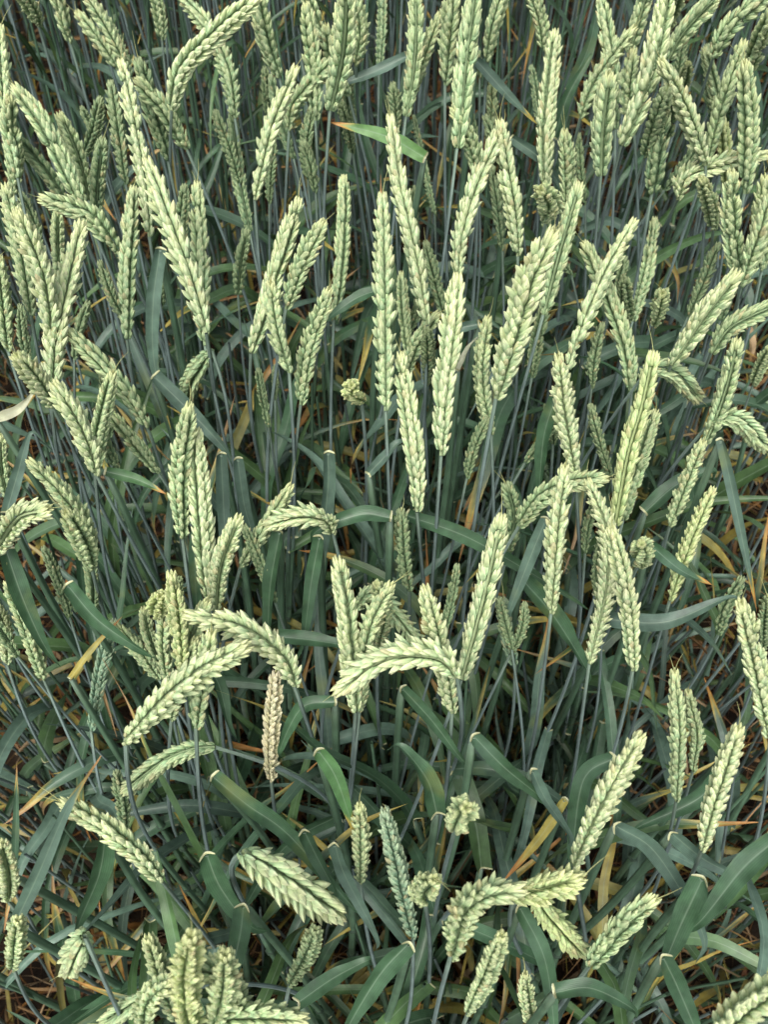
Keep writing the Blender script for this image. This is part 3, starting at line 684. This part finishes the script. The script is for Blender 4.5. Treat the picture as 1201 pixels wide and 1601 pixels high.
# ------------------------------------------------------------------ leafy shoots whose blade shows in the photograph
# (width px, colour, tip, [collar ... tip pixels], depth behind the ears, label)
G, G2, B = GREEN, GREEN2, BLUE
LEAVES = [
 (30,'k',ORG,[(664,246),(600,214),(508,192)],.02,'bright green blade with orange-yellow tip pointing left, upper centre'),
 (22,'b',None,[(636,88),(590,113),(533,142)],.06,'bluish twisted blade at top centre left of two upright ears'),
 (22,'b',YEL,[(744,93),(795,150),(844,198)],.04,'bluish blade sloping down right with yellow tip, top centre'),
 (33,'g',None,[(610,810),(562,808),(498,832)],.06,'folded green blade pointing left with cream collar near the centre'),
 (32,'g',None,[(636,806),(740,846),(885,925)],.12,'long green blade sloping down right through the centre'),
 (29,'b',None,[(513,706),(508,790),(478,1015)],.10,'long bluish blade hanging from a cream collar left of centre'),
 (27,'b',None,[(345,708),(350,800),(352,905)],.10,'bluish hanging blade, left one of a hanging pair'),
 (25,'b',None,[(371,716),(382,790),(398,860)],.10,'bluish hanging blade, right one of a hanging pair'),
 (29,'b',YEL,[(250,388),(238,480),(240,570),(266,672)],.05,'bluish folded blade hanging long with yellow tip, left side'),
 (34,'g',None,[(104,914),(150,968),(215,1010)],.06,'curled green blade with open cream collar, left side'),
 (40,'g',None,[(8,858),(32,940),(70,1010)],.06,'broad dark blade hanging at the left edge below pale ear'),
 (30,'b',ORG,[(20,1450),(58,1370),(105,1260),(158,1178)],.05,'long bluish blade rising right to an orange tip, lower left'),
 (46,'g',None,[(165,1300),(148,1370),(124,1460)],.07,'broad dark green blade hanging beneath the pale diagonal ear'),
 (15,'g',ORG,[(21,1370),(22,1290),(25,1190)],.05,'narrow upright blade with orange tip at left edge'),
 (44,'g',None,[(322,1334),(345,1388),(392,1440)],.06,'broad blade bending right from a cream collar, lower left'),
 (36,'g',None,[(332,1214),(390,1258),(450,1310),(545,1410)],.08,'long dark blade crossing down right under the straw-coloured ear'),
 (42,'g',None,[(381,1414),(372,1470),(352,1540)],.05,'wide blade with white midrib hanging below the thickest ear'),
 (34,'l',YEL,[(497,1172),(528,1225),(558,1305)],.06,'fresh green blade bending right beside a thin stem, lower centre'),
 (42,'g',None,[(683,1270),(665,1215),(628,1170)],.09,'broad blade pointing up left beside the blunt folded ear'),
 (42,'g',None,[(640,1474),(600,1528),(540,1612)],.05,'wide dark blade sloping down left at bottom centre'),
 (31,'g',None,[(475,1298),(492,1340),(520,1400)],.08,'short blade hanging from a pale collar, lower centre left'),
 (30,'b',None,[(523,1318),(545,1370),(590,1460)],.08,'bluish blade sloping right beneath the small upright ear'),
 (36,'g',None,[(468,1566),(520,1528),(578,1502)],.08,'dark folded blade rising right near the bottom centre'),
 (38,'g',None,[(962,1184),(915,1225),(892,1335)],.07,'broad curved blade behind the long pale ear, lower right'),
 (34,'g',None,[(740,1150),(785,1198),(850,1252)],.06,'blade sloping down right from a cream collar beside stem of the bright arched ear'),
 (24,'b',None,[(832,1203),(858,1250),(892,1310)],.07,'thin bluish blade hanging down right over the yellow one'),
 (21,'y',ORG,[(884,1248),(840,1305),(782,1384)],.10,'dying yellow blade with a pale torn collar, lower right of centre'),
 (36,'b',None,[(962,1290),(1025,1335),(1098,1465)],.08,'long bluish blade sloping right in the lower right'),
 (33,'b',None,[(1050,1302),(1098,1340),(1150,1372)],.07,'striped bluish blade sloping right beneath the thick loose-husked ear'),
 (48,'g',None,[(1215,1312),(1160,1362),(1098,1432)],.03,'very broad green blade entering from the right edge'),
 (50,'g',None,[(1100,1372),(1078,1440),(1030,1512)],.06,'broad dark blade hanging left from a cream collar, lower right'),
 (40,'g',None,[(1036,1494),(1060,1550),(1098,1625)],.05,'blade with pale midrib hanging to the bottom edge, lower right'),
 (36,'g',None,[(868,1552),(925,1545),(992,1578)],.06,'dark blade lying level right of the narrow pale ear'),
 (36,'g',None,[(812,1416),(850,1500),(866,1612)],.08,'dark blade hanging below the yellow-green crossed ears'),
 (28,'b',None,[(855,810),(828,865),(798,950)],.05,'bluish blade hanging left beneath the rightward arched ear'),
 (42,'g',None,[(816,905),(868,968),(925,1045)],.12,'broad dark blade sloping right behind pale upright ears'),
 (27,'g',ORG,[(1015,850),(1068,888),(1120,921)],.07,'blade sloping right to an orange tip beside the knotty ear'),
 (36,'b',None,[(945,968),(1040,978),(1135,938)],.12,'bluish blade lying level behind pale ears, right side'),
 (22,'b',ORG,[(1128,686),(1150,790),(1188,965)],.03,'narrow bluish blade hanging with brown tip near right edge'),
 (27,'g',None,[(890,140),(922,70),(935,-12)],.10,'dark blade rising at the top right of centre'),
 (23,'g',None,[(868,215),(892,150),(924,88)],.10,'dark slender blade rising right beneath another, top right of centre'),
 (33,'b',None,[(240,588),(296,640),(352,700)],.10,'bluish blade sloping right under the plump nodding ear'),
 (23,'l',ORG,[(165,737),(212,757),(260,779)],.04,'narrow green blade with orange tip pointing right, left side'),
 (21,'w',PALE,[(-6,655),(28,636),(57,612)],.02,'pale dry blade tip entering from the left edge'),
 (25,'b',None,[(10,800),(28,742),(45,680)],.06,'short bluish blade rising right near the left edge'),
 (31,'g',None,[(438,830),(430,910),(414,1000)],.08,'green hanging blade below the short flat arched ear, left one'),
 (29,'g',None,[(500,838),(486,910),(472,1000)],.08,'green hanging blade below the short flat arched ear, right one'),
 (32,'g',None,[(434,995),(485,1002),(540,1010)],.11,'dark level blade left of the bridge-like bright ear'),
 (26,'g',None,[(628,1075),(668,1128),(725,1182)],.08,'dark curved blade under the bridge-like bright ear'),
 (29,'g',None,[(524,1098),(472,1108),(438,1168)],.09,'dark blade curving left right of the dry ear'),
 (25,'g',None,[(597,452),(560,462),(525,488)],.09,'dark blade pointing left beside the long straight ear'),
 (20,'b',None,[(748,507),(720,512),(702,530)],.08,'short bluish blade right of bulky pale ear'),
 (12,'w',PALE,[(716,578),(735,548),(753,524)],.03,'narrow whitish blade right of bulky pale ear'),
 (21,'b',None,[(577,740),(600,716),(624,688)],.08,'short folded bluish blade below the round curled ear'),
 (13,'y',ORG,[(110,1060),(150,1010),(195,960)],.12,'yellowing blade rising right beneath the left ears'),
 (22,'b',None,[(800,215),(850,250),(880,290)],.08,'bluish blade behind upright ears, upper right of centre'),
 (30,'g',None,[(870,620),(850,680),(842,760)],.10,'hanging dark blade right of the thick coarse ear'),
 (34,'g',None,[(1010,800),(1060,760),(1110,735)],.13,'dark blade rising right beneath yellow-green ear'),
 (30,'g',None,[(290,1010),(340,1060),(360,1130)],.12,'dark blade behind plump arching ear'),
 (36,'g',None,[(1140,1180),(1100,1240),(1000,1290)],.14,'dark blade sloping left behind lower right ears'),
]
COLS = {'k': np.array((.15, .29, .10)), 'g': GREEN * 1.1, 'l': np.array((.075, .165, .062)), 'b': BLUE, 'y': YEL * .8 + GREEN * .3, 'w': PALE}
for (wpx, ck, tip, pts, off, lab) in LEAVES:
    y0 = np.mean([p[1] for p in pts]); Z0 = Zn(y0) + off
    q = np.array(pts, float); Z = [Z0]
    for k in range(len(q) - 1):
        d = q[k + 1] - q[k]; seg = np.linalg.norm(d) * Z0 / FPX; Z.append(Z[-1] + seg * .45 * d[1] / (np.linalg.norm(d) + 1e-6))
    ctrl = [P(p[0], p[1], z) for p, z in zip(pts, Z)]
    e_ = ctrl[-1] - ctrl[-2]; ctrl.append(ctrl[-1] + e_ * rnd.uniform(.12, .35) + np.array([rnd.uniform(-.008, .008), 0, -.012])) if tip is None else None
    top = ctrl[0] + np.array([0, 0, .0]); out = nrm(ctrl[1] - ctrl[0])
    sc_, sL = stem_curve(top, nrm(np.array([-out[0] * .1 + rnd.uniform(-.1, .1), rnd.uniform(-.1, .1), 1.0])), lean=(rnd.gauss(0, .03), rnd.gauss(0, .025)))
    base = sc_[0].copy(); root = empty('leafy_shoot', base, lab, 'wheat shoot', 'leafy wheat shoots between the ears')
    mb = MB(); make_stem(mb, sc_, sL, .0024, .0018, [.999], tint=rnd.uniform(.8, 1.1)); mb.build('stem', M_STEM, root, base)
    mb = MB(); wv = nrm(CAM - ctrl[1])
    lp = leaf_mesh(mb, ctrl, wpx * Z0 / FPX * .80, COLS[ck] * rnd.uniform(.88, 1.12), tip, .80 if ck != 'y' else .5, n=30, hint=wv * 1.0 + np.array([0, 0, .35]) + .18 * rs.randn(3), fold=rnd.uniform(.2, .6), twist=rnd.uniform(-.9, .9), S=9, wave=.10)
    lf = mb.build('leaf', M_LEAF, root, base)
    mb = MB(); collar_mesh(mb, lp[0], lp[1]); mb.build('collar', M_COLLAR, lf, base)

# ------------------------------------------------------------------ field filling
def in_view(x, y, z, m=60):
    px, py, Z = proj((x, y, z)); return Z > 0 and -m < px < 1201 + m and -m < py < 1601 + m
def canopy(x, y):                  # height at which ears would stand over (x, y)
    return gz(x, y) + .80
# sixty more individual leafy shoots, all alike
def shoot_label(p, ci):
    x, y, _ = proj(p); cand = sorted(LAND, key=lambda l: (l[1] - x) ** 2 + (l[2] - y) ** 2)
    for l in cand[:8]:
        dx, dy = x - l[1], y - l[2]
        d = ('right of' if dx > 0 else 'left of') if abs(dx) > abs(dy) * 1.6 else ('below' if dy > 0 else 'above') if abs(dy) > abs(dx) * 1.6 else \
            ('below and ' if dy > 0 else 'above and ') + ('right of' if dx > 0 else 'left of')
        s = f"low {('dark', 'green', 'bluish')[ci]} earless shoot {d} {l[0]}"
        if s not in used: break
    used[s] = 1; return s
cnt = 0
while cnt < 70:
    x, y = rnd.uniform(-.5, .5), rnd.uniform(-.02, 1.0); z = gz(x, y)
    h = rnd.uniform(.34, .56)
    if not in_view(x, y, z + h, 0): continue
    cnt += 1
    top = np.array([x + rnd.gauss(0, .03), y + rnd.gauss(0, .03), z + h])
    sc_, sL = stem_curve(top, nrm(np.array([rnd.uniform(-.2, .2), rnd.uniform(-.2, .2), 1])), lean=(rnd.gauss(0, .03), rnd.gauss(0, .03)))
    base = sc_[0].copy(); nleaf = rnd.randrange(3); root = empty('leafy_shoot', base, shoot_label(top, nleaf), 'wheat shoot', 'low leafy shoots among the stems')
    mb = MB(); make_stem(mb, sc_, sL, .0024, .0018, [.999], tint=rnd.uniform(.8, 1.1)); mb.build('stem', M_STEM, root, base)
    for f in (1.0, rnd.uniform(.5, .75)):
        p, t = on_stem(sc_, f * .9999); cl = droop_leaf_ctrl(p, rnd.uniform(0, 6.28), rnd.uniform(.16, .26), *rnd.choice([(50, -60), (70, 0), (20, -80), (75, 40), (-10, -85)]))
        mb = MB(); lp = leaf_mesh(mb, cl, rnd.uniform(.011, .017), (GREEN, GREEN2, BLUE)[nleaf] * rnd.uniform(.75, 1.15), rnd.choice([None, None, YEL, ORG]), rnd.uniform(.7, .9), twist=rnd.uniform(-1, 1), fold=rnd.uniform(.15, .5), hint=np.array([0, -.2, 1]) + .4 * rs.randn(3))
        lf = mb.build('leaf', M_LEAF, root, base)
        mb = MB(); collar_mesh(mb, lp[0], lp[1]); mb.build('collar', M_COLLAR, lf, base)

# the mass of stems and blades nobody could count
mb = MB()
def filler(x, y, h, lod, leaves):
    z = gz(x, y); top = np.array([x + rnd.gauss(0, .035), y + rnd.gauss(0, .03), z + h])
    g = np.array([x, y, z]); mid = (top + g) / 2 + np.array([rnd.gauss(0, .008), rnd.gauss(0, .008), 0])
    c, L = curve([g, mid, top], 9)
    tube(mb, c, np.linspace(.0023, .0013, 9), (STEMC * rnd.uniform(.6, 1.15) if rnd.random() < .6 else SHEATH * rnd.uniform(.7, 1.3)), seg=5, mat=0)
    for k in range(leaves):
        p, t = on_stem(c, rnd.uniform(.35, .92)); cl = droop_leaf_ctrl(p, rnd.uniform(0, 6.28), rnd.uniform(.13, .26), *rnd.choice([(50, -60), (75, 10), (20, -80), (78, 50), (-10, -85), (70, 30)]))
        low = (p[2] - z) < .32
        colr = (GREEN, GREEN2, BLUE)[rnd.randrange(3)] * rnd.choice([.55, .8, 1.0, 1.35]); tip = rnd.choice([None, None, YEL, ORG])  # varied blade tone; the brighter steps stand in for sky reflection
        if low and rnd.random() < .35: colr = YEL * rnd.uniform(.5, .9); tip = ORG
        leaf_mesh(mb, cl, rnd.uniform(.005, .011), colr, tip, rnd.uniform(.6, .9), twist=rnd.uniform(-1.2, 1.2), fold=rnd.uniform(.15, .5), hint=np.array([0, -.2, 1]) + .5 * rs.randn(3), n=12, S=5, mat=1)
    return top
for k in range(900):               # inside the frame: no ears of their own
    x, y = rnd.uniform(-.75, .75), rnd.uniform(-.15, 1.15)
    filler(x, y, rnd.uniform(.35, .62) if y > .25 else rnd.uniform(.25, .5), 1, rnd.choice([0, 0, 1, 1, 2]))
for k in range(420):               # a thicker tangle near the feet of the photographer
    x, y = rnd.uniform(-.5, .5), rnd.uniform(-.2, .62)
    filler(x, y, rnd.uniform(.2, .48), 1, rnd.choice([0, 1, 1, 2]))
o = mb.build('wheat_undergrowth', [M_STEM, M_LEAF]); o['kind'] = 'stuff'; o['label'] = 'mass of blue-green wheat stems and blades beneath the ears'; o['category'] = 'undergrowth'
# the field beyond the frame: its stems close the view at the top, its ears stand above the picture
mb = MB(); hb = MB()
for k in range(2300):
    y = rnd.uniform(.95, 2.9); x = rnd.uniform(-.6 - .45 * y, .6 + .45 * y)
    h = rnd.uniform(.74, .88); z = gz(x, y)
    px, py, Z = proj((x, y, z + h))
    if py > -6: continue
    top = filler(x, y, h, 1, rnd.choice([0, 1, 1, 2]))
    if rnd.random() < .5:
        c, _ = curve([top, top + np.array([rnd.uniform(-.02, .02), rnd.uniform(-.02, .02), .085])], 10)
        s = c[::2]; a = TONES['g'][1]
        tube(mb, c, .008 * np.array([.4, .9, .75, 1, .8, 1, .75, .9, .6, .1]), np.array(a), seg=6, mat=0)
o = mb.build('distant_wheat', [M_STEM, M_LEAF]); o['kind'] = 'stuff'; o['label'] = 'dense bluish wheat stems closing the view at the top'; o['category'] = 'wheat field'
# withered lower leaves and straw on the soil
mb = MB()
for k in range(7000):
    y = rnd.uniform(-.2, 1.9); x = rnd.uniform(-.45 - .35 * max(y, 0), .45 + .35 * max(y, 0)); z = gz(x, y) + abs(rnd.gauss(.02, .13))
    az = rnd.uniform(0, 6.28); col = (STRAW, ORG * .6, STRAW * .6, np.array((.20, .095, .045)), YEL * .7, np.array((.42, .30, .17)))[rnd.randrange(6)] * rnd.uniform(.5, 1.15)
    cl = droop_leaf_ctrl((x, y, z), az, rnd.uniform(.06, .20), rnd.uniform(-30, 70), rnd.uniform(-80, 10))
    leaf_mesh(mb, cl, rnd.choice([.0015, .002, .003, .006]) * rnd.uniform(.8, 1.2), col, None, twist=rnd.uniform(-4, 4), fold=rnd.uniform(.2, .9), n=11, S=4, hint=rs.randn(3), wave=.15)
o = mb.build('withered_leaves', M_DRY); o['kind'] = 'stuff'; o['label'] = 'brown withered leaves and straw low between the stems'; o['category'] = 'dead leaves'
